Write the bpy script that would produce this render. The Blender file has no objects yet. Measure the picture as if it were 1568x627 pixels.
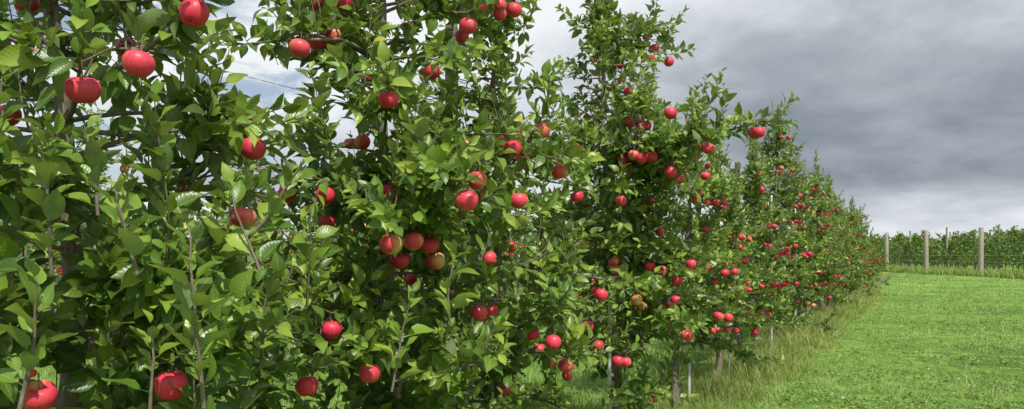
import bpy, math, random
import numpy as np
from mathutils import Vector
rng=np.random.default_rng(7); random.seed(7)
scene=bpy.context.scene
scene.view_settings.view_transform='Standard'; scene.view_settings.look='None'; scene.view_settings.exposure=0
CAMH=1.45; F=1200.0; HY=388.0
def survey(px,py,dist):
    return np.array([(px-784)/F*dist, dist, CAMH+(HY-py)/F*dist])
U=np.array([.468,.8837,0.]); NV=np.array([-.8837,.468,0.]); D0=2.14
def row(s,q=0.0):
    p=NV*(D0+q)+U*s; return np.array([p[0],p[1],0.])
# ---------------------------------------------------------------- node helpers
def newmat(name):
    m=bpy.data.materials.new(name); m.use_nodes=True
    nt=m.node_tree; nt.nodes.clear(); return m,nt
def N(nt,t,**kw):
    n=nt.nodes.new(t)
    for k,v in kw.items(): setattr(n,k,v)
    return n
def ramp(nt,stops,interp='LINEAR'):
    r=N(nt,'ShaderNodeValToRGB'); cr=r.color_ramp; cr.interpolation=interp
    while len(cr.elements)<len(stops): cr.elements.new(.5)
    for e,(p,c) in zip(cr.elements,stops):
        e.position=p; e.color=(*c,1) if len(c)==3 else c
    return r
def math_(nt,op,a,b=None,c=None,clamp=False):
    n=N(nt,'ShaderNodeMath',operation=op); n.use_clamp=clamp
    for i,v in enumerate((a,b,c)):
        if v is None: continue
        if isinstance(v,(int,float)): n.inputs[i].default_value=v
        else: nt.links.new(v,n.inputs[i])
    return n.outputs[0]
def mix(nt,fac,a,b,blend='MIX'):
    n=N(nt,'ShaderNodeMix',data_type='RGBA',blend_type=blend)
    if isinstance(fac,(int,float)): n.inputs[0].default_value=fac
    else: nt.links.new(fac,n.inputs[0])
    for i,v in ((6,a),(7,b)):
        if isinstance(v,tuple): n.inputs[i].default_value=(*v,1)
        else: nt.links.new(v,n.inputs[i])
    return n.outputs[2]
def attr(nt,name):
    return N(nt,'ShaderNodeAttribute',attribute_name=name).outputs['Fac']
def noise(nt,vec,scale,detail=4,rough=.55,dist=0):
    n=N(nt,'ShaderNodeTexNoise'); n.inputs['Scale'].default_value=scale
    n.inputs['Detail'].default_value=detail; n.inputs['Roughness'].default_value=rough
    n.inputs['Distortion'].default_value=dist
    if vec is not None: nt.links.new(vec,n.inputs['Vector'])
    return n.outputs['Fac']
# ---------------------------------------------------------------- materials
def leaf_material(name,stops,under,trans):
    m,nt=newmat(name); L=nt.links
    geo=N(nt,'ShaderNodeNewGeometry')
    col=ramp(nt,stops); L.new(attr(nt,'rnd'),col.inputs[0])
    ux=attr(nt,'lu'); uy=attr(nt,'lv')
    ax=math_(nt,'ABSOLUTE',ux)
    rib=math_(nt,'SUBTRACT',1.0,math_(nt,'MULTIPLY',ax,9.0),clamp=True)
    vein=math_(nt,'SINE',math_(nt,'MULTIPLY',math_(nt,'SUBTRACT',uy,math_(nt,'MULTIPLY',ax,.22)),52.0))
    veinm=math_(nt,'MULTIPLY',math_(nt,'POWER',math_(nt,'MULTIPLY_ADD',vein,.5,.5),6.0),.08)
    c=mix(nt,math_(nt,'MULTIPLY',rib,.6),col.outputs[0],(.28,.36,.11))
    c=mix(nt,veinm,c,(.22,.3,.08))
    ns=noise(nt,geo.outputs['Position'],28,3)
    c=mix(nt,math_(nt,'MULTIPLY',ns,.25),c,(.03,.06,.012))
    c=mix(nt,geo.outputs['Backfacing'],c,under)
    b=N(nt,'ShaderNodeBump'); b.inputs['Strength'].default_value=.10; b.inputs['Distance'].default_value=.002
    L.new(vein,b.inputs['Height'])
    p=N(nt,'ShaderNodeBsdfPrincipled'); L.new(c,p.inputs['Base Color'])
    rg=mix(nt,geo.outputs['Backfacing'],(.35,.35,.35),(.75,.75,.75)); L.new(rg,p.inputs['Roughness'])
    p.inputs['Specular IOR Level'].default_value=.42; L.new(b.outputs[0],p.inputs['Normal'])
    t=N(nt,'ShaderNodeBsdfTranslucent'); L.new(mix(nt,.6,c,trans),t.inputs[0])
    ms=N(nt,'ShaderNodeMixShader'); ms.inputs[0].default_value=.23
    L.new(p.outputs[0],ms.inputs[1]); L.new(t.outputs[0],ms.inputs[2])
    o=N(nt,'ShaderNodeOutputMaterial'); L.new(ms.outputs[0],o.inputs[0]); return m
M_leaf=leaf_material('apple_leaf',[(0,(.028,.07,.011)),(.4,(.08,.16,.02)),(.75,(.185,.30,.036)),(.955,(.30,.40,.05)),(1,(.52,.46,.05))],(.18,.25,.10),(.40,.54,.03))
def blade_material(name,stops):
    m,nt=newmat(name); L=nt.links
    col=ramp(nt,stops); L.new(attr(nt,'rnd'),col.inputs[0])
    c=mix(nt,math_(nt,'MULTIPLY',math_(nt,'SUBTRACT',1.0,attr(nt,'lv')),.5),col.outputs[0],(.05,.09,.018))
    p=N(nt,'ShaderNodeBsdfPrincipled'); L.new(c,p.inputs['Base Color']); p.inputs['Roughness'].default_value=.5
    t=N(nt,'ShaderNodeBsdfTranslucent'); L.new(c,t.inputs[0])
    ms=N(nt,'ShaderNodeMixShader'); ms.inputs[0].default_value=.3
    L.new(p.outputs[0],ms.inputs[1]); L.new(t.outputs[0],ms.inputs[2])
    o=N(nt,'ShaderNodeOutputMaterial'); L.new(ms.outputs[0],o.inputs[0]); return m
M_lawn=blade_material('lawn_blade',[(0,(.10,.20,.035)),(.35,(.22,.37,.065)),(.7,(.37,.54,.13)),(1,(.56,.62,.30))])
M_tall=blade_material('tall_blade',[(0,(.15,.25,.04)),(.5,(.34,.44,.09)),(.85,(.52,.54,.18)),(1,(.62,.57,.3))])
def bark_material():
    m,nt=newmat('apple_bark'); L=nt.links
    tc=N(nt,'ShaderNodeTexCoord')
    mp=N(nt,'ShaderNodeMapping'); mp.inputs['Scale'].default_value=(1,1,.35); L.new(tc.outputs['Object'],mp.inputs[0])
    n1=noise(nt,mp.outputs[0],55,6,.65); n2=noise(nt,tc.outputs['Object'],9,4)
    c=ramp(nt,[(.3,(.07,.05,.038)),(.5,(.17,.13,.10)),(.7,(.30,.25,.20))]); L.new(n1,c.inputs[0])
    c2=mix(nt,math_(nt,'MULTIPLY',n2,.5),c.outputs[0],(.14,.13,.10))
    b=N(nt,'ShaderNodeBump'); b.inputs['Strength'].default_value=.7; b.inputs['Distance'].default_value=.006; L.new(n1,b.inputs['Height'])
    p=N(nt,'ShaderNodeBsdfPrincipled'); L.new(c2,p.inputs['Base Color']); p.inputs['Roughness'].default_value=.8; L.new(b.outputs[0],p.inputs['Normal'])
    o=N(nt,'ShaderNodeOutputMaterial'); L.new(p.outputs[0],o.inputs[0]); return m
M_bark=bark_material()
def apple_material():
    m,nt=newmat('apple_skin'); L=nt.links
    tc=N(nt,'ShaderNodeTexCoord'); rnd=attr(nt,'rnd'); v=attr(nt,'lv'); u=attr(nt,'lu')
    cv=N(nt,'ShaderNodeCombineXYZ'); L.new(math_(nt,'MULTIPLY',u,64.0),cv.inputs[0]); L.new(math_(nt,'MULTIPLY',v,3.0),cv.inputs[1]); L.new(math_(nt,'MULTIPLY',rnd,50.0),cv.inputs[2])
    streak=noise(nt,cv.outputs[0],1.4,4,.6)
    big=noise(nt,tc.outputs['Object'],15,2)
    st=ramp(nt,[(.3,(0,0,0)),(.75,(1,1,1))]); L.new(streak,st.inputs[0])
    red=mix(nt,st.outputs[0],(.56,.013,.05),(.70,.055,.095))
    red=mix(nt,math_(nt,'MULTIPLY',rnd,.3),red,(.78,.13,.13))
    g=math_(nt,'ADD',math_(nt,'MULTIPLY',math_(nt,'SUBTRACT',rnd,.60),1.0),math_(nt,'MULTIPLY',math_(nt,'SUBTRACT',big,.53),2.4))
    g=math_(nt,'ADD',g,math_(nt,'MULTIPLY',math_(nt,'MULTIPLY_ADD',u,2.0,-.60),math_(nt,'MULTIPLY_ADD',rnd,1.2,.3)))
    cav=math_(nt,'SUBTRACT',1.0,math_(nt,'MULTIPLY',v,8.0),clamp=True)
    bot=math_(nt,'MULTIPLY_ADD',v,6.0,-5.1,clamp=True)
    g=math_(nt,'ADD',g,math_(nt,'ADD',math_(nt,'MULTIPLY',cav,.6),math_(nt,'MULTIPLY',bot,.5)))
    g=math_(nt,'ADD',g,math_(nt,'MULTIPLY',math_(nt,'SUBTRACT',streak,.5),.7))
    r=ramp(nt,[(0,(0,0,0)),(.9,(.75,.75,.75))]); L.new(g,r.inputs[0])
    c=mix(nt,r.outputs[0],red,(.60,.48,.16))
    vo=N(nt,'ShaderNodeTexVoronoi'); vo.inputs['Scale'].default_value=210; L.new(tc.outputs['Object'],vo.inputs['Vector'])
    sp=math_(nt,'LESS_THAN',vo.outputs['Distance'],.16)
    c=mix(nt,math_(nt,'MULTIPLY',sp,.35),c,(.8,.55,.4))
    cx=math_(nt,'GREATER_THAN',v,.975); c=mix(nt,cx,c,(.06,.04,.02))
    p=N(nt,'ShaderNodeBsdfPrincipled'); L.new(c,p.inputs['Base Color'])
    ro=math_(nt,'MULTIPLY_ADD',noise(nt,tc.outputs['Object'],60,3),.2,.32); L.new(ro,p.inputs['Roughness'])
    p.inputs['Specular IOR Level'].default_value=.42
    o=N(nt,'ShaderNodeOutputMaterial'); L.new(p.outputs[0],o.inputs[0]); return m
M_apple=apple_material()
def wood_post_material(name,k):
    m,nt=newmat(name); L=nt.links
    tc=N(nt,'ShaderNodeTexCoord'); mp=N(nt,'ShaderNodeMapping'); mp.inputs['Scale'].default_value=(1,1,.06); L.new(tc.outputs['Object'],mp.inputs[0])
    n1=noise(nt,mp.outputs[0],60,6,.7)
    c=ramp(nt,[(.3,(.16*k,.13*k,.1*k)),(.5,(.33*k,.29*k,.23*k)),(.75,(.46*k,.42*k,.35*k))]); L.new(n1,c.inputs[0])
    b=N(nt,'ShaderNodeBump'); b.inputs['Strength'].default_value=.5; b.inputs['Distance'].default_value=.01; L.new(n1,b.inputs['Height'])
    p=N(nt,'ShaderNodeBsdfPrincipled'); L.new(c.outputs[0],p.inputs['Base Color']); p.inputs['Roughness'].default_value=.85; L.new(b.outputs[0],p.inputs['Normal'])
    o=N(nt,'ShaderNodeOutputMaterial'); L.new(p.outputs[0],o.inputs[0]); return m
M_post=wood_post_material('weathered_wood',1.0); M_post2=wood_post_material('dark_weathered_wood',.35)
def metal_material():
    m,nt=newmat('galvanised_steel'); L=nt.links
    tc=N(nt,'ShaderNodeTexCoord'); n1=noise(nt,tc.outputs['Object'],30,4)
    c=ramp(nt,[(.35,(.5,.51,.51)),(.65,(.7,.71,.71))]); L.new(n1,c.inputs[0])
    p=N(nt,'ShaderNodeBsdfPrincipled'); L.new(c.outputs[0],p.inputs['Base Color']); p.inputs['Roughness'].default_value=.5; p.inputs['Metallic'].default_value=.3
    o=N(nt,'ShaderNodeOutputMaterial'); L.new(p.outputs[0],o.inputs[0]); return m
M_metal=metal_material()
def ground_material():
    m,nt=newmat('grassy_ground'); L=nt.links
    geo=N(nt,'ShaderNodeNewGeometry'); P=geo.outputs['Position']
    n1=noise(nt,P,.35,5); n2=noise(nt,P,3.5,5,.65); n3=noise(nt,P,38,5,.7)
    s=math_(nt,'ADD',math_(nt,'MULTIPLY',n1,.3),math_(nt,'ADD',math_(nt,'MULTIPLY',n2,.4),math_(nt,'MULTIPLY',n3,.3)))
    c=ramp(nt,[(.38,(.06,.12,.02)),(.47,(.13,.24,.04)),(.55,(.23,.37,.07)),(.64,(.38,.48,.15))]); L.new(s,c.inputs[0])
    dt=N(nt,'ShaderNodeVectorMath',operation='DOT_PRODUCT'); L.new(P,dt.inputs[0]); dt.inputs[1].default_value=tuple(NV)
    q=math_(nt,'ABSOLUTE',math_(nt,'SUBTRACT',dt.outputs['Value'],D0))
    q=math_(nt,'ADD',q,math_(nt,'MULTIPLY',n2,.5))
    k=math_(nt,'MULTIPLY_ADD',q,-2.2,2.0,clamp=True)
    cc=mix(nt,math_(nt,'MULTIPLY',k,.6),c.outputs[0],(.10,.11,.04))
    b=N(nt,'ShaderNodeBump'); b.inputs['Strength'].default_value=.9; b.inputs['Distance'].default_value=.05; L.new(n3,b.inputs['Height'])
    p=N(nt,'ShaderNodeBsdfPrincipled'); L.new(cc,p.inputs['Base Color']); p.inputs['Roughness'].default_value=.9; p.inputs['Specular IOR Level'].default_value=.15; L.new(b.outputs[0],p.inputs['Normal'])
    o=N(nt,'ShaderNodeOutputMaterial'); L.new(p.outputs[0],o.inputs[0]); return m
M_ground=ground_material()
# ---------------------------------------------------------------- mesh helpers
def mesh_np(name,V,Q,mat,attrs=None,smooth=True):
    V=np.asarray(V,dtype=np.float32).reshape(-1,3); Q=np.asarray(Q,dtype=np.int32); k=Q.shape[1]
    me=bpy.data.meshes.new(name); me.vertices.add(len(V)); me.vertices.foreach_set('co',V.ravel())
    me.loops.add(Q.size); me.loops.foreach_set('vertex_index',Q.ravel())
    me.polygons.add(len(Q)); me.polygons.foreach_set('loop_start',np.arange(0,Q.size,k,dtype=np.int32))
    me.polygons.foreach_set('loop_total',np.full(len(Q),k,dtype=np.int32))
    me.polygons.foreach_set('use_smooth',np.full(len(Q),smooth,dtype=bool))
    for a,val in (attrs or {}).items():
        at=me.attributes.new(a,'FLOAT','POINT'); at.data.foreach_set('value',np.asarray(val,dtype=np.float32).ravel())
    me.update(calc_edges=True); me.materials.append(mat); return me
def obj(name,me,parent=None,loc=(0,0,0)):
    o=bpy.data.objects.new(name,me); scene.collection.objects.link(o); o.location=loc
    if parent: o.parent=parent
    return o
def norm(a): return a/(np.linalg.norm(a,axis=-1,keepdims=True)+1e-9)
def templates(res):
    out=[]; r=np.random.default_rng(3)
    for k in range(8):
        fold=r.uniform(.25,.85); curl=r.uniform(-.05,.5); wv=r.uniform(.0,.06); ph=r.uniform(0,6); ww=r.uniform(.9,1.12)
        if res==2: xs=[-.26,0.,.09,.26,.46,.66,.84,1.0]; ws=[.010,.014,.155,.26,.28,.225,.105,.003]
        elif res==1: xs=[-.15,.05,.32,.68,1.0]; ws=[.01,.1,.29,.22,.004]
        else: xs=[0.,.45,1.0]; ws=[.03,.3,.01]
        V=[];A=[]
        for x,w in zip(xs,ws):
            w*=ww; xx=max(x,0); z0=-curl*xx*xx*.9
            V+= [(x,w,z0+fold*w+wv*math.sin(9*x+ph)),(x,0,z0),(x,-w,z0+fold*w+wv*math.sin(8*x+ph+2))]
            A+= [(1,x),(0,x),(-1,x)]
        out.append(V)
    n=len(xs); Q=[]
    for i in range(n-1):
        for j in range(2):
            a=i*3+j; Q.append((a,a+3,a+4,a+1))
    return np.array(out),np.array(A),np.array(Q)[:, ::-1]
TPL={r:templates(r) for r in (0,1,2)}
def leaf_mesh(name,P,D,Nn,Ls,rnd,res):
    T,A,Q=TPL[res]; n=len(P)
    D=norm(D); Nn=norm(Nn-D*(Nn*D).sum(1,keepdims=True)); S=np.cross(Nn,D)
    k=rng.integers(0,len(T),n); t=T[k]*Ls[:,None,None]
    t=t.copy(); t[:,:,0]+=(0.26 if res==2 else .15 if res==1 else 0)*Ls[:,None]
    V=P[:,None]+t[:,:,0:1]*D[:,None]+t[:,:,1:2]*S[:,None]+t[:,:,2:3]*Nn[:,None]
    nv=T.shape[1]; QQ=(Q[None]+(np.arange(n)*nv)[:,None,None]).reshape(-1,4)
    return mesh_np(name,V,QQ,M_leaf,{'rnd':np.repeat(rnd,nv),'lu':np.tile(A[:,0],n),'lv':np.tile(A[:,1],n)})
def tubes(name,lines,mat,sides=6):
    Vs=[];Qs=[];off=0
    ang=np.linspace(0,2*np.pi,sides,endpoint=False); ca,sa=np.cos(ang),np.sin(ang)
    for P,R in lines:
        P=np.asarray(P,float); m=len(P)
        T=norm(np.gradient(P,axis=0)); ref=np.array([0,0,1.]) if abs(T[:,2].mean())<.8 else np.array([1.,0,0])
        a=norm(np.cross(T,ref)); b=np.cross(T,a)
        R=np.broadcast_to(np.asarray(R,float),(m,))
        V=P[:,None]+R[:,None,None]*(ca[None,:,None]*a[:,None]+sa[None,:,None]*b[:,None])
        Vs.append(V.reshape(-1,3))
        i=np.arange(m-1)[:,None]*sides; j=np.arange(sides)[None]; j2=(j+1)%sides
        q=np.stack([i+j,i+j2,i+sides+j2,i+sides+j],-1).reshape(-1,4)+off
        Qs.append(q); off+=m*sides
    return mesh_np(name,np.concatenate(Vs),np.concatenate(Qs),mat)
def apple_template(nu,nv):
    V=[];A=[]
    for i in range(nv+1):
        ph=math.pi*i/nv
        if i==0: ph=.02
        if i==nv: ph=math.pi-.02
        s=math.sin(ph)
        R=s**.92*(1+.08*math.cos(ph))
        z=math.cos(ph)*.93
        if ph<math.pi/2: z-=.34*math.exp(-(s/.30)**2)
        else: z+=.16*math.exp(-(s/.25)**2)
        for j in range(nu):
            th=2*math.pi*j/nu
            rr=R*(1+.02*math.cos(5*th)*(ph/math.pi)**3)
            V.append((rr*math.cos(th),rr*math.sin(th),z)); A.append((j/nu if j<=nu/2 else 1-j/nu, i/nv))
    Q=[]
    for i in range(nv):
        for j in range(nu):
            a=i*nu+j; b=i*nu+(j+1)%nu; Q.append((a,a+nu,b+nu,b))
    return np.array(V),np.array(A),np.array(Q)
ATP={2:apple_template(24,16),1:apple_template(12,9),0:apple_template(7,5)}
def apple_mesh(name,C,Rad,rnd,res):
    V0,A,Q=ATP[res]; n=len(C)
    ax=norm(np.stack([rng.normal(0,.25,n),rng.normal(.1,.25,n),np.ones(n)],1))
    th=rng.uniform(0,6.28,n); rf=np.stack([np.cos(th),np.sin(th),np.zeros(n)],1)
    x=norm(np.cross(rf,ax)); y=np.cross(ax,x)
    sc=np.stack([rng.uniform(.92,1.06,n),rng.uniform(.92,1.06,n),rng.uniform(.9,1.06,n)],1)
    v=V0[None]*sc[:,None]*Rad[:,None,None]
    V=C[:,None]+v[...,0:1]*x[:,None]+v[...,1:2]*y[:,None]+v[...,2:3]*ax[:,None]
    nv=len(V0); QQ=(Q[None]+(np.arange(n)*nv)[:,None,None]).reshape(-1,4)
    return mesh_np(name,V,QQ,M_apple,{'rnd':np.repeat(rnd,nv),'lu':np.tile(A[:,0],n),'lv':np.tile(A[:,1],n)}),ax
def clump(P,seed,sc=5.5):
    q=np.random.default_rng(seed); v=0
    for k in range(7):
        d=q.normal(0,1,3); d/=np.linalg.norm(d); v=v+np.sin(P@d*sc*(1+.35*k)+q.uniform(0,6))/(1+.2*k)
    return v/2.0
# ---------------------------------------------------------------- tree generator (local coords)
class Tree:
    def __init__(s,seed,H,res,dens=1.0,wid=1.0,gap=-.55,low=-.15):
        s.seed=seed; s.gap=gap; s.low=low; s.r=np.random.default_rng(seed); s.H=H; s.res=res; s.dens=dens; s.wid=wid
        s.lines=[]; s.LP=[];s.LD=[];s.LN=[];s.LL=[];s.LR=[]; s.cand=[]
        s.ap=[];s.apr=[];s.apc=[];s.aprnd=[]
        r=s.r; zs=np.linspace(0,H,16); w=np.cumsum(r.normal(0,.018,(16,2)),0); w[0]=0
        s.trunk=np.column_stack([w[:,0],w[:,1],zs]); 
        R=.036*(1-zs/H)**.8+.005; R[0]*=1.3
        s.lines.append((s.trunk,R))
    def tp(s,h):
        return np.array([np.interp(h,s.trunk[:,2],s.trunk[:,i]) for i in range(3)])
    def leaves_on(s,P0,axis,n,size,young=False,rosette=False):
        r=s.r; P=np.asarray(P0)
        th=np.arange(n)*2.4+r.uniform(0,6); 
        ref=np.cross(axis,np.array([.3,.2,.9])); ref/=np.linalg.norm(ref)+1e-9; b=np.cross(axis,ref)
        pr=np.cos(th)[:,None]*ref+np.sin(th)[:,None]*b
        el=r.uniform(.45,1.0,n) if not rosette else r.uniform(.7,1.5,n)
        D=np.cos(el)[:,None]*axis+np.sin(el)[:,None]*pr+r.normal(0,.15,(n,3))
        D[:,2]-= .08
        up=np.array([0,0,1.]); Nn=axis*.8+up*.8-pr*.25+r.normal(0,.55,(n,3))+np.array([.3,-.3,0])
        s.LP.append(P);s.LD.append(D);s.LN.append(Nn)
        s.LL.append(size*r.uniform(.65,1.2,n))
        base=.38 if not young else .68
        rn=np.clip(r.normal(base,.2,n),0,.93); y=r.random(n)<.007; rn[y]=r.uniform(.95,1,y.sum())
        s.LR.append(rn)
    def shoot(s,p,d,L,young=True,rad=.0032):
        r=s.r; m=6; P=[np.array(p)]; d=d/np.linalg.norm(d); 
        for i in range(m-1):
            d=d+r.normal(0,.07,3)+np.array([0,0,.07]); d/=np.linalg.norm(d); P.append(P[-1]+d*L/(m-1))
        P=np.array(P); s.lines.append((P,np.linspace(rad,rad*.4,m)))
        n=max(4,int(L/.020*s.dens)); t=np.linspace(.1,1,n)
        pp=np.column_stack([np.interp(t,np.linspace(0,1,m),P[:,i]) for i in range(3)])
        ax=norm(P[-1]-P[0]); s.leaves_on(pp,ax,n,.079*(1-.45*np.clip(t-.6,0,1)/.4),young)
    def lateral(s,P,R0,R1,leafstart=.12,twigs=1.0):
        r=s.r; P=np.asarray(P); m=len(P); s.lines.append((P,np.linspace(R0,R1,m)))
        seg=np.linalg.norm(np.diff(P,axis=0),axis=1); L=seg.sum(); cum=np.concatenate([[0],np.cumsum(seg)])/L
        at=lambda t: np.array([np.interp(t,cum,P[:,i]) for i in range(3)])
        k=max(2,int(L/.062*s.dens)); 
        for t in np.linspace(leafstart,1,k):
            t=min(1,t+r.normal(0,.01)); p=at(t); a=norm(np.array([r.normal(0,.6),r.normal(0,.6),r.uniform(-.3,1.)]))
            q=p+a*.025; s.leaves_on(np.repeat(q[None],6,0),a,6,.074,rosette=True); s.cand.append(p)
        k=int(L/.095*twigs*s.dens)+1; dirv=norm(P[-1]-P[0])
        for i in range(k):
            t=r.uniform(leafstart,1.); p=at(t); side=norm(np.cross(dirv,[0,0,1.]))*r.choice([-1,1])
            if r.random()<.3: d=np.array([0,0,1.])+dirv*.25+r.normal(0,.2,3); ln=r.uniform(.2,.48)
            else: d=side*r.uniform(.3,1)+dirv*r.uniform(.3,1)+np.array([0,0,r.uniform(-.35,.8)]); ln=r.uniform(.1,.28)
            s.shoot(p,d,ln*s.wid**.5,young=r.random()<.5)
        s.shoot(P[-1],P[-1]-P[-2]+np.array([0,0,.02]),r.uniform(.12,.3),True,R1)
    def prof(s,h):
        H=s.H; return s.wid*np.interp(h/H,[0,.12,.3,.48,.62,.8,1],[.45,.62,.84,.68,.42,.27,.10])
    def build(s,nl=46,h0=.45):
        r=s.r
        for i in range(nl):
            h=h0+(s.H-.15-h0)*max(0.,(i+r.uniform(-.3,.3))/nl)**1.1; h=max(.3,h)
            az=i*2.4+r.normal(0,.3); L=s.prof(h)*r.uniform(.55,1.2)
            el=r.uniform(.0,.5); d=np.array([math.cos(az)*math.cos(el),math.sin(az)*math.cos(el),math.sin(el)])
            P=[s.tp(h)]; m=7
            for j in range(m-1):
                d=d+r.normal(0,.08,3)+np.array([0,0,-.05]); d/=np.linalg.norm(d); P.append(P[-1]+d*L/(m-1))
            s.lateral(P,.005+.010*min(1,L),.003,twigs=1.0)
        for k in range(9):
            h=s.H*(1-.035*k); d=np.array([r.normal(0,.4),r.normal(0,.4),1.]); s.shoot(s.tp(h),d,r.uniform(.2,.45))
        s.cut=sum(len(x) for x in s.LP)
    def add_apple(s,c,rad,clear,rnd=None):
        s.ap.append(c);s.apr.append(rad);s.apc.append(clear);s.aprnd.append(s.r.uniform(0,1)**1.1 if rnd is None else rnd)
    def random_apples(s,n,face=None,radm=.038,zmin=.0):
        r=s.r; c=np.array(s.cand); tr=np.array([s.tp(x[2])[:2] for x in c]); rel=c[:,:2]-tr; rad=np.linalg.norm(rel,axis=1)
        w=(rad/np.maximum(.1,[s.prof(x[2]) for x in c]))**1.5
        if face is not None: w=w*(.35+np.clip((norm(rel)@face[:2]),0,1)*1.6)
        w=np.maximum(w,1e-6)*np.where(c[:,2]<zmin,1e-9,1); idx=r.choice(len(c),size=min(n,len(c)),replace=False,p=w/w.sum()); got=[]
        for i in idx:
            for kk in range(1 if r.random()<.6 else 2):
                R=radm*r.uniform(.82,1.1); p=c[i]+np.array([r.normal(0,.02),r.normal(0,.02),-R-.02])
                if kk: p+=norm(np.array([r.normal(),r.normal(),r.normal(0,.3)]))*R*2
                if any(np.linalg.norm(p-g)<R*1.95 for g in got): continue
                got.append(p); o=np.append(norm(rel[i]+1e-6),0.25)
                if face is not None: o=o*.4+face
                s.add_apple(p,R,norm(o)*.4)
    def meshes(s,tag):
        P=np.concatenate(s.LP);D=np.concatenate(s.LD);Nn=np.concatenate(s.LN)
        L=np.concatenate([np.broadcast_to(x,(len(p),)) for x,p in zip(s.LL,s.LP)]);R=np.concatenate(s.LR)
        D=norm(D); cen=P+D*L[:,None]*.7; keep=np.ones(len(P),bool)
        thr=s.gap+s.low*np.clip((.62*s.H-cen[:,2])/.5,0,1.8)
        g=clump(cen,s.seed)<thr; g[s.cut:]=False; keep&=~g
        tr=np.column_stack([np.interp(cen[:,2],s.trunk[:,2],s.trunk[:,i]) for i in range(2)])
        keep&=~((np.linalg.norm(cen[:,:2]-tr,axis=1)<.12)&(cen[:,2]<s.H*.8)&(s.r.random(len(P))<.3))
        for a,rad,cl in zip(s.ap,s.apr,s.apc):
            ln=np.linalg.norm(cl); c=cl/ln; rel=cen-a; t=np.clip(rel@c,0,ln); dist=np.linalg.norm(rel-t[:,None]*c,axis=1)
            hit=(dist<rad+.013)&((s.r.random(len(P))<.9)|(t<.02)); keep&=~hit
        mesh_l=leaf_mesh('foliage_'+tag,P[keep],D[keep],Nn[keep],L[keep],R[keep],s.res)
        am=None
        if s.ap:
            am,ax=apple_mesh('apples_'+tag,np.array(s.ap),np.array(s.apr),np.array(s.aprnd),s.res)
            for a,rad,x in zip(s.ap,s.apr,ax):
                t0=a+x*rad*.5; s.lines.append((np.array([t0,t0+x*rad*.55,t0+x*rad*1.0+np.array([0,0,.012])]),.0016))
        wm=tubes('wood_'+tag,s.lines,M_bark,6 if s.res==2 else 4)
        return wm,mesh_l,am
def place(ms,loc,rot=0,sc=(1,1,1)):
    e=bpy.data.objects.new('apple_tree',None); scene.collection.objects.link(e); e.location=loc; e.rotation_euler=(0,0,rot); e.scale=sc; e.empty_display_size=.2
    for nm,me in zip(('trunk_and_branches','foliage','apples'),ms):
        if me: obj(nm,me,e)
    return e
# ---------------------------------------------------------------- front row
FACE=-NV
front=[(1.30,3.2,2,1.12,.95,-.55),(2.85,3.5,2,1.1,.93,-.5),(3.85,3.3,2,1.05,.93,-.5),(5.65,3.5,2,1.1,1.1,-.6),(7.4,2.65,1,1.1,1.08,-.65),(9.1,2.6,1,1.1,1.08,-.65),(11.0,2.85,1,1.1,1.15,-.65),(13.2,3.6,1,1.15,1.3,-.7),(15.0,3.2,1,1.1,1.2,-.65)]
trees=[]
for i,(s_,H,res,dn,w,gp) in enumerate(front):
    t=Tree(100+i,H,res,dn,w,gp); t.s_=s_; t.base=row(s_); t.build(46 if H>3 else 38,.42 if i<4 else .58); trees.append(t)
hero=[(297,20,50),(212,98,55),(195,76,38),(386,227,42),(42,8,40),(262,590,50),(60,607,50),(372,333,42),(498,300,32),(500,340,30),(288,487,30),(285,284,28),(352,488,20),
(458,75,33),(485,65,30),(510,55,30),(484,5,28),(528,5,28),(595,153,34),(568,120,26),(555,218,28),(538,220,24),(582,192,24),(787,16,26),(765,22,24),(717,40,28),(707,56,24),(785,228,28),(731,277,32),(715,307,38),(598,375,36),(633,370,34),(657,375,32),(667,400,30),(598,295,30),(795,308,30),(749,397,27),(733,480,28),(752,477,26),(781,378,22),(507,505,34),(470,592,36),(566,572,35),(536,487,24),(847,525,28),(826,536,22),(478,550,24),(768,545,24),(705,540,22),(869,575,20),(773,598,22),(440,297,30),(655,283,22),(856,263,26),(628,428,22),
(990,57,15),(1002,75,15),(1024,95,15),(950,100,15),(952,124,15),(962,140,16),(910,90,15),(880,228,18),(965,188,18),(977,184,17),(990,193,17),(979,199,17),(970,238,19),(983,243,19),(998,241,19),(1027,174,19),(1027,264,19),(1040,275,18),(1085,228,20),(1075,225,17),(1080,270,16),(951,308,19),(995,310,16),(1010,355,16),(995,408,18),(1015,415,18),(1058,405,18),(1037,430,18),(1035,460,18),(975,460,20),(985,470,18),(1025,466,17),(921,452,22),(912,447,18),(958,555,20),(916,530,20),(1052,514,20),(1100,485,17),(1115,487,16),(1007,385,16),(1090,310,13),(1066,298,14),(940,400,18),(900,500,20)]
for hx,hy,hd in hero:
    dist=.08*1200/hd; p=survey(hx,hy,dist)
    t=min(trees,key=lambda t:np.linalg.norm(t.base[:2]-p[:2])+ (.3 if t.s_==3.85 else 0)); l=p-t.base
    rad=.0385*t.r.uniform(.92,1.04); toc=np.array([0,0,CAMH])-p
    rn=t.r.uniform(.0,.8)
    if (hx,hy) in ((598,375),(633,370),(667,400),(795,308),(458,75),(975,460),(985,470)): rn=.97
    t.add_apple(l,rad,norm(toc)*.8,rn)
    if t.r.random()<.7:
        tip=l+np.array([0,0,rad+.02]); hr=np.linalg.norm(tip[:2]); h0=np.clip(tip[2]-t.r.uniform(-.05,.25)*hr,.3,t.H-.1); a=t.tp(h0)
        mid=(a+tip)/2+np.array([0,0,.08*hr])+t.r.normal(0,.03,3); tt=np.linspace(0,1,8)[:,None]
        P=(1-tt)**2*a+2*tt*(1-tt)*mid+tt**2*tip; t.lateral(P,.008,.003,leafstart=.4,twigs=.5)
def W(t,a): return a-t.base
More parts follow.
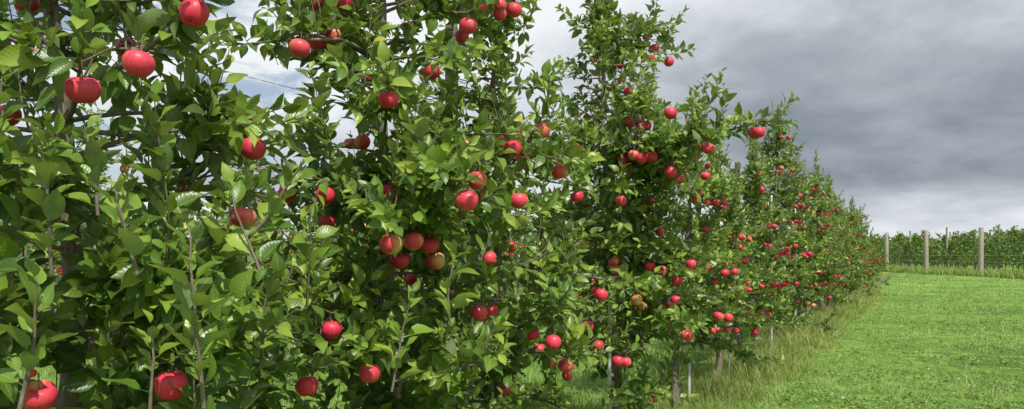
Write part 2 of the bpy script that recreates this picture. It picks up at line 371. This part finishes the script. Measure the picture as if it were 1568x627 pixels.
def hs(t,a,b,rad=.0045):
    A=W(t,survey(*a)); B=W(t,survey(*b)); t.shoot(A,B-A,np.linalg.norm(B-A),True,rad)
def limb(t,pts,R0=.012,R1=.004,tw=.8,ls=.3):
    t.lateral(np.array([W(t,survey(*p)) for p in pts]),R0,R1,leafstart=ls,twigs=tw)
T1,T2,T2b,T3=trees[:4]
hs(T1,(80,420,1.75),(88,190,1.7)); hs(T1,(312,625,1.65),(322,350,1.6),.005); hs(T1,(30,627,1.5),(60,430,1.5)); hs(T1,(150,330,1.8),(150,200,1.8)); hs(T1,(-20,330,1.7),(20,120,1.7)); hs(T1,(230,627,1.8),(225,500,1.8))
hs(T1,(400,420,1.9),(350,300,1.9)); hs(T1,(210,420,1.7),(180,290,1.7)); hs(T2,(470,470,2.3),(480,320,2.2)); hs(T2,(690,500,2.6),(690,380,2.6)); hs(T2,(400,560,2.1),(410,430,2.1)); hs(T2,(600,600,2.5),(620,450,2.5))
limb(T1,[(110,600,2.2),(200,520,2.1),(260,468,2.05),(310,440,2.0),(360,390,2.0)],.016,.006,.5,.5)
limb(T1,[(125,200,2.25),(200,208,2.2),(280,215,2.2),(355,228,2.25)],.009,.005,.3,.6)
limb(T1,[(120,130,2.25),(200,95,2.0),(260,45,1.95),(300,-5,1.9)],.01,.005,.4,.2)
limb(T1,[(120,90,2.25),(60,60,2.1),(0,40,2.0)],.01,.005,.9,.1); limb(T1,[(120,330,2.25),(60,300,2.0),(-10,260,1.8)],.01,.005,.9,.1)
limb(T1,[(120,480,2.25),(190,440,2.1),(270,420,1.95)],.01,.005,1.1,.1); limb(T1,[(120,560,2.25),(60,540,2.0),(-10,500,1.8)],.01,.005,1.0,.1)
limb(T2,[(583,470,3.4),(500,450,3.0),(420,420,2.8)],.01,.004,1.1,.1); limb(T2,[(583,560,3.4),(520,540,2.9),(450,520,2.6)],.01,.004,1.1,.1); limb(T2b,[(750,520,4.4),(800,500,3.9),(850,470,3.6)],.01,.004,1.1,.1); limb(T2,[(583,560,3.4),(640,560,3.0),(720,560,2.8)],.01,.004,1.1,.1)
limb(T2,[(590,90,3.4),(520,60,3.1),(440,62,2.95),(375,68,2.9)],.01,.003,.5,.1)
limb(T2,[(583,420,3.4),(640,350,3.0),(700,285,2.6)],.01,.004,.6,.3)
limb(T2b,[(750,300,4.4),(800,230,4.0),(830,180,3.8)],.01,.004,.5,.3)
limb(T3,[(940,290,6.0),(1010,240,5.4),(1085,208,5.0),(1150,190,4.9)],.012,.003,1.1,.2)
limb(T3,[(940,350,6.0),(1000,300,5.4),(1040,270,5.2)],.012,.004,.7,.3)
for i,t in enumerate(trees):
    face=FACE*.7+np.array([0,-.7,0])
    n={0:8,1:14,2:14,3:16}.get(i,56)
    t.random_apples(n,face if i>3 else None,zmin=.75 if i>3 else 0)
    ms=t.meshes('f%d'%i); t.ms=ms
    place(ms,t.base)
s_=16.8; k=0
while s_<32:
    src=trees[4+k%5]; H=np.interp(s_,[15,24,37],[3.25,3.05,2.8])*random.uniform(.9,1.07)
    b=row(s_); place(src.ms,b,random.uniform(-.5,.5),(.94,.94,H/src.H)); s_+=1.75; k+=1
# ---------------------------------------------------------------- second row (behind)
var=[]
for i in range(3):
    t=Tree(300+i,2.75,1,.8,1.0,-.45); t.build(34,.55); t.random_apples(40,FACE); var.append(t.meshes('b%d'%i))
k=0
for s_ in np.arange(-1.2,26,1.8):
    p=row(s_+random.uniform(-.15,.15),4.1); place(var[k%3],p,random.uniform(-.6,.6),(1,1,random.uniform(.85,1.05))); k+=1
# ---------------------------------------------------------------- massed distant rows: single mesh each
def mass_row(name,pts,H,leafL,nper,rx=.75,apples=0):
    r=rng; P=[];AP=[];lines=[]
    for (x,y) in pts:
        h=H*r.uniform(.82,1.12); n=nper
        z=.5+(h-.5)*r.random(n)**.85; R=rx*np.interp(z/h,[0,.15,.4,.7,1],[.6,.9,1,.6,.12])*r.uniform(.2,1,n)**.5; a=r.uniform(0,6.28,n)
        cl=r.normal(0,.1,(n,3)); P.append(np.column_stack([x+R*np.cos(a),y+R*np.sin(a),z])+cl)
        lines.append((np.array([[x,y,0],[x+.03,y,h*.5],[x,y,h*.97]]),[.045,.03,.008]))
        if apples:
            m=apples; z=.5+(h-.7)*r.random(m); R=rx*np.interp(z/h,[0,.4,1],[.9,1.05,.3]); a=r.uniform(0,6.28,m); AP.append(np.column_stack([x+R*np.cos(a),y+R*np.sin(a),z]))
    P=np.concatenate(P); P=P[clump(P,77,4.0)>-.5]; n=len(P); D=r.normal(0,1,(n,3)); Nn=r.normal(0,.6,(n,3))+np.array([.2,-.3,1.])
    e=bpy.data.objects.new(name,None); scene.collection.objects.link(e)
    obj('foliage',leaf_mesh(name+'_foliage',P,D,Nn,leafL*r.uniform(.7,1.3,n),np.clip(r.normal(.42,.2,n),0,.93),0),e)
    obj('trunks',tubes(name+'_trunks',lines,M_bark,4),e)
    if apples:
        AP=np.concatenate(AP); obj('apples',apple_mesh(name+'_apples',AP,np.full(len(AP),.042),r.random(len(AP)),0)[0],e)
pts=[]
for q in (8.2,12.3,16.4,20.5):
    for s_ in np.arange(-6,32,1.6): p=row(s_,q); pts.append((p[0],p[1]))
mass_row('orchard_rows',pts,2.6,.13,650,.8,14)
pts=[]
for j in range(5):
    for y in np.arange(38,150,1.5): pts.append((34.5+4.2*j+ (y-50)*.035+random.uniform(-.1,.1)+( (62-y)*.02 if y<62 else 0),y))
mass_row('distant_orchard',pts,2.95,.22,480,.9,0)
r=rng; P=[]
for i in range(420):
    a=math.radians(r.uniform(-70,70)); d=r.uniform(190,230); c=np.array([math.sin(a)*d,math.cos(a)*d,0]); h=r.uniform(3,6)
    n=120; v=norm(r.normal(0,1,(n,3)))*r.uniform(.6,1,(n,1)); v[:,2]=abs(v[:,2]); P.append(c+v*np.array([4,4,h]))
P=np.concatenate(P); n=len(P)
obj('distant_tree_line',leaf_mesh('distant_tree_line',P,r.normal(0,1,(n,3)),r.normal(0,.6,(n,3))+np.array([0,-.3,1]),r.uniform(1.,1.8,n),r.uniform(.0,.5,n),0))
# ---------------------------------------------------------------- posts and wires
def post(name,x,y,h,rad,mat=M_post,sides=12,wonk=.0):
    zs=np.array([-.2,.0,h*.5,h-.03,h-.005,h]); P=np.column_stack([x*0+wonk*zs/h,0*zs,zs])
    me=tubes(name+'_mesh',[(P,np.array([1.05,1.03,1,.97,.9,.02])*rad)],mat,sides); return obj(name,me,None,(x,y,0))
for p,h in (((29.9,50),3.1),((29.6,56),3.1),((30.6,64),3.1),((31.4,74),3.0),((29.6,43.5),3.0)):
    post('wooden_post',p[0],p[1],h,.15,wonk=random.uniform(-.05,.05))
e=bpy.data.objects.new('wire_fence',None); scene.collection.objects.link(e)
pl=[(29.6,43.5),(29.9,50),(29.6,56),(30.6,64),(31.4,74)]
obj('wires',tubes('fence_wires',[(np.array([[x,y,z] for x,y in pl]),.004) for z in (.5,.9,1.3)],M_metal,4),e)
e=bpy.data.objects.new('distant_trellis_posts',None); scene.collection.objects.link(e)
ln=[]
for j in range(5):
    for y in np.arange(40,150,7.5):
        x=34.5+4.2*j+(y-50)*.035; yy=y+random.uniform(-1,1); h=random.uniform(3.25,3.6); ln.append((np.array([[x,yy,0],[x,yy,h]]),.075))
obj('posts',tubes('trellis_posts',ln,M_post,6),e)
for s_ in (3.62,10.9,19.0,27.0): 
    p=row(s_,.15); post('trellis_post',p[0],p[1],2.7,.036,M_post2)
for s_ in (5.42,7.6,9.35,12.2,14.6,17.0,22.):
    p=row(s_,-.08); post('support_pole',p[0],p[1],random.uniform(2.2,2.5),.014,M_metal,8)
for q in (0.06,4.16):
    e=bpy.data.objects.new('trellis_wire',None); scene.collection.objects.link(e)
    obj('wires',tubes('trellis_wires',[(np.array([row(-1,q)+[0,0,z],row(18,q)+[0,0,z-.02],row(32,q)+[0,0,z]]),.0013) for z in (.75,1.4,2.1)],M_metal,4),e)
# ---------------------------------------------------------------- ground
xs=np.concatenate([-np.geomspace(3000,60,10),np.linspace(-50,60,111),np.geomspace(70,3000,10)]); ys=np.concatenate([-np.geomspace(3000,20,8),np.linspace(-10,110,121),np.geomspace(120,3000,10)])
X,Y=np.meshgrid(xs,ys); Z=.025*np.sin(X*.9+Y*.3)*np.sin(Y*.7)*(np.abs(X)<60)*(Y<110)*(Y>-10)
ny,nx=X.shape; i=np.arange(ny-1)[:,None]*nx+np.arange(nx-1)[None]; Q=np.stack([i,i+1,i+nx+1,i+nx],-1).reshape(-1,4)
obj('ground',mesh_np('ground',np.stack([X,Y,Z],-1),Q,M_ground))
# ---------------------------------------------------------------- grass
def blades(name,XY,h,w,lean,rnd,mat,seed=False):
    n=len(XY); r=rng; a=r.uniform(0,6.28,n); ld=np.stack([np.cos(a),np.sin(a),0*a],1); b=r.uniform(0,6.28,n); sd=np.stack([np.cos(b),np.sin(b),0*b],1)
    B=np.column_stack([XY,np.full(n,-.02)]); up=np.array([0,0,1.])
    ts=[0,.55,1.0]; V=[]
    for t,ww in zip(ts,(1,.8,.12)):
        c=B+up*(h*t*(1-.25*lean*t))[:,None]+ld*(h*lean*t*t)[:,None]
        V+=[c-sd*(w*ww*.5)[:,None],c+sd*(w*ww*.5)[:,None]]
    V=np.stack(V,1); Q=np.array([(0,1,3,2),(2,3,5,4)]); QQ=(Q[None]+(np.arange(n)*6)[:,None,None]).reshape(-1,4)
    return mesh_np(name,V,QQ,mat,{'rnd':np.repeat(rnd,6),'lv':np.tile([0,0,.55,.55,1,1],n)})
def patch(xy,sc,seed):
    q=np.random.default_rng(seed); v=0
    for k in range(6):
        d=q.normal(0,1,2); v=v+np.sin(xy@d*sc*(1+.5*k)+q.uniform(0,6))/(1+.35*k)
    return v/2.2
n=340000; y=5.0*np.exp(rng.random(n)*math.log(70/5.0)); x=(rng.uniform(100,2100,n)-784)/F*y
xy=np.column_stack([x,y]); q=xy@NV[:2]-D0; keep=(q<-.55)&(x<29); xy=xy[keep]; y=y[keep]; q=q[keep]
pt=.8*patch(xy,.9,1)+.8*patch(xy,4.5,12); fine=patch(xy,11,31)
keep=rng.random(len(y))<np.clip(.8+.3*fine+.25*pt,.25,1); xy=xy[keep];y=y[keep];q=q[keep];pt=pt[keep];fine=fine[keep]
track=np.exp(-((q+2.3)/.22)**2)+np.exp(-((q+4.1)/.22)**2)
h=rng.uniform(.03,.09,len(y))*np.clip(1+.45*pt+.4*fine,.3,2.4)*(1+y*.008)*(1-.45*track); w=.0045*np.maximum(1,y/6)**.9
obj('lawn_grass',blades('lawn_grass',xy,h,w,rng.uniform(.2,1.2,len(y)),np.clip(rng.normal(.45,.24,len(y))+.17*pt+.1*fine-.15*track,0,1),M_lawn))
n=90000; y=5.5*np.exp(rng.random(n)*math.log(30/5.5)); x=(rng.uniform(600,2000,n)-784)/F*y; xy=np.column_stack([x,y]); q=xy@NV[:2]-D0; pt=patch(xy,2.1,5)+.6*patch(xy,8,6)
keep=(q<-.9)&(pt>.05); xy=xy[keep]; n=len(xy)
P=np.column_stack([xy,rng.uniform(.015,.08,n)]); D=np.column_stack([rng.normal(0,1,(n,2)),rng.normal(.1,.3,n)]); NN=np.column_stack([rng.normal(0,.5,(n,2)),np.ones(n)])
def recolor(me,mat): me.materials.clear(); me.materials.append(mat); return me
obj('clover_patch',recolor(leaf_mesh('clover',P,D,NN,rng.uniform(.018,.05,n),np.clip(rng.normal(.35,.25,n),0,.9),0),M_lawn))
ns=90; yc=6.5+9*rng.random(ns)**1.3; xc=(rng.uniform(1380,1700,ns)-784)/F*yc
obj('seed_stalks',blades('seed_stalks',np.column_stack([xc,yc]),rng.uniform(.12,.25,ns),np.full(ns,.008),rng.uniform(.1,.7,ns),np.full(ns,1.0),M_tall))
n=85000; s=3+29*rng.random(n)**1.5; q=-.92+1.3*rng.random(n)**1.0; q+=.12*np.sin(s*2.3)+.08*np.sin(s*5.1)
xy=s[:,None]*U[:2]+(D0+q)[:,None]*NV[:2]; pt=patch(xy,2.6,9); edge=np.clip((q+1.05)/.6,.15,1)
h=rng.uniform(.06,.27,n)*edge*(1+.5*pt); h*=np.where(rng.random(n)<.04,1.6,1)
keep=rng.random(n)<.65+.4*pt; xy=xy[keep];h=h[keep];s=s[keep];pt=pt[keep]
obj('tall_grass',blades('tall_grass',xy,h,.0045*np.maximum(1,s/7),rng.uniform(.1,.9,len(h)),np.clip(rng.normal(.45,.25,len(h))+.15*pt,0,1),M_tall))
n=120000; s=rng.uniform(-3,30,n); q=rng.uniform(.3,7.8,n); xy=s[:,None]*U[:2]+(D0+q)[:,None]*NV[:2]; pt=patch(xy,1.8,4)
obj('orchard_grass',blades('orchard_grass',xy,rng.uniform(.04,.16,n)*(1+.3*pt),np.full(n,.009),rng.uniform(.2,1,n),np.clip(rng.normal(.5,.2,n),0,1),M_lawn))
n=40000; yy=rng.uniform(40,120,n); xx=28.3+4.5*rng.random(n)+(yy-50)*.03
obj('rough_grass',blades('rough_grass',np.column_stack([xx,yy]),rng.uniform(.1,.5,n),np.full(n,.05),rng.uniform(.1,.7,n),np.clip(rng.normal(.3,.25,n),0,1),M_tall))
# ---------------------------------------------------------------- sky
SE=math.radians(54); sdir=np.array([.40,-.92]); 
w=bpy.data.worlds.new('sky'); scene.world=w; w.use_nodes=True; nt=w.node_tree; nt.nodes.clear(); L=nt.links
sky=N(nt,'ShaderNodeTexSky',sky_type='NISHITA'); sky.sun_disc=False; sky.sun_elevation=SE; sky.sun_rotation=math.atan2(sdir[0],sdir[1])
tc=N(nt,'ShaderNodeTexCoord'); sep=N(nt,'ShaderNodeSeparateXYZ'); L.new(tc.outputs['Generated'],sep.inputs[0]); dx,dy,dz=sep.outputs
den=math_(nt,'ADD',math_(nt,'ABSOLUTE',dz),.30)
cv=N(nt,'ShaderNodeCombineXYZ'); L.new(math_(nt,'DIVIDE',dx,den),cv.inputs[0]); L.new(math_(nt,'DIVIDE',dy,den),cv.inputs[1]); cv.inputs[2].default_value=4.1
n1=noise(nt,cv.outputs[0],1.1,6,.5,.3); n2=noise(nt,cv.outputs[0],3.6,8,.6,.3)
nn=math_(nt,'ADD',math_(nt,'MULTIPLY',n1,.6),math_(nt,'MULTIPLY',n2,.4))
def mr(x,a,b,c,d):
    m=N(nt,'ShaderNodeMapRange',interpolation_type='SMOOTHSTEP'); L.new(x,m.inputs[0])
    for i,v in zip((1,2,3,4),(a,b,c,d)): m.inputs[i].default_value=v
    return m.outputs[0]
side=mr(dx,-.02,.38,.86,.43); hz=mr(dz,.02,.09,.45,0); tp=mr(dz,.12,.27,0,.24); back_fill=mr(dy,-.3,.4,.35,0)  # last term: unseen clouds behind the camera brightened as added soft fill
B=math_(nt,'ADD',math_(nt,'ADD',math_(nt,'ADD',side,hz),back_fill),math_(nt,'ADD',tp,math_(nt,'MULTIPLY',math_(nt,'SUBTRACT',nn,.5),1.5)))
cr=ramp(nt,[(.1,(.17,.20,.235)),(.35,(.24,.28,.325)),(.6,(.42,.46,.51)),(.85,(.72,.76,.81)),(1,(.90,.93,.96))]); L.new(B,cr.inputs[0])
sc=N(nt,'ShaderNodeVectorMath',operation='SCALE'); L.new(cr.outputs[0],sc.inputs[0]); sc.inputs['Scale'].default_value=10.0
gap=mr(math_(nt,'SUBTRACT',n2,math_(nt,'MULTIPLY',dx,.3)),.60,.74,0.,.8)
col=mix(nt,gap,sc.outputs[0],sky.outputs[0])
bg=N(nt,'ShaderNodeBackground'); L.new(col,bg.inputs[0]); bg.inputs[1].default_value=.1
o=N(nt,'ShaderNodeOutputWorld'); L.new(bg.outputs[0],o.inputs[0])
sl=bpy.data.lights.new('sun','SUN'); sl.energy=5.0; sl.angle=math.radians(.6); sl.color=(1,.955,.87)
so=bpy.data.objects.new('sun',sl); scene.collection.objects.link(so); so.location=(5,-5,20)
sd=norm(sdir)*math.cos(SE); so.rotation_euler=Vector((-sd[0],-sd[1],-math.sin(SE))).to_track_quat('-Z','Y').to_euler()
# ---------------------------------------------------------------- camera
cd=bpy.data.cameras.new('camera'); co=bpy.data.objects.new('camera',cd); scene.collection.objects.link(co); scene.camera=co
co.location=(0,0,CAMH); co.rotation_euler=(math.radians(90),0,0); cd.sensor_width=36; cd.lens=36*F/1568; cd.shift_y=(HY-313.5)/1568; cd.clip_end=6000; cd.clip_start=.05
print('faces',sum(len(m.polygons) for m in bpy.data.meshes))
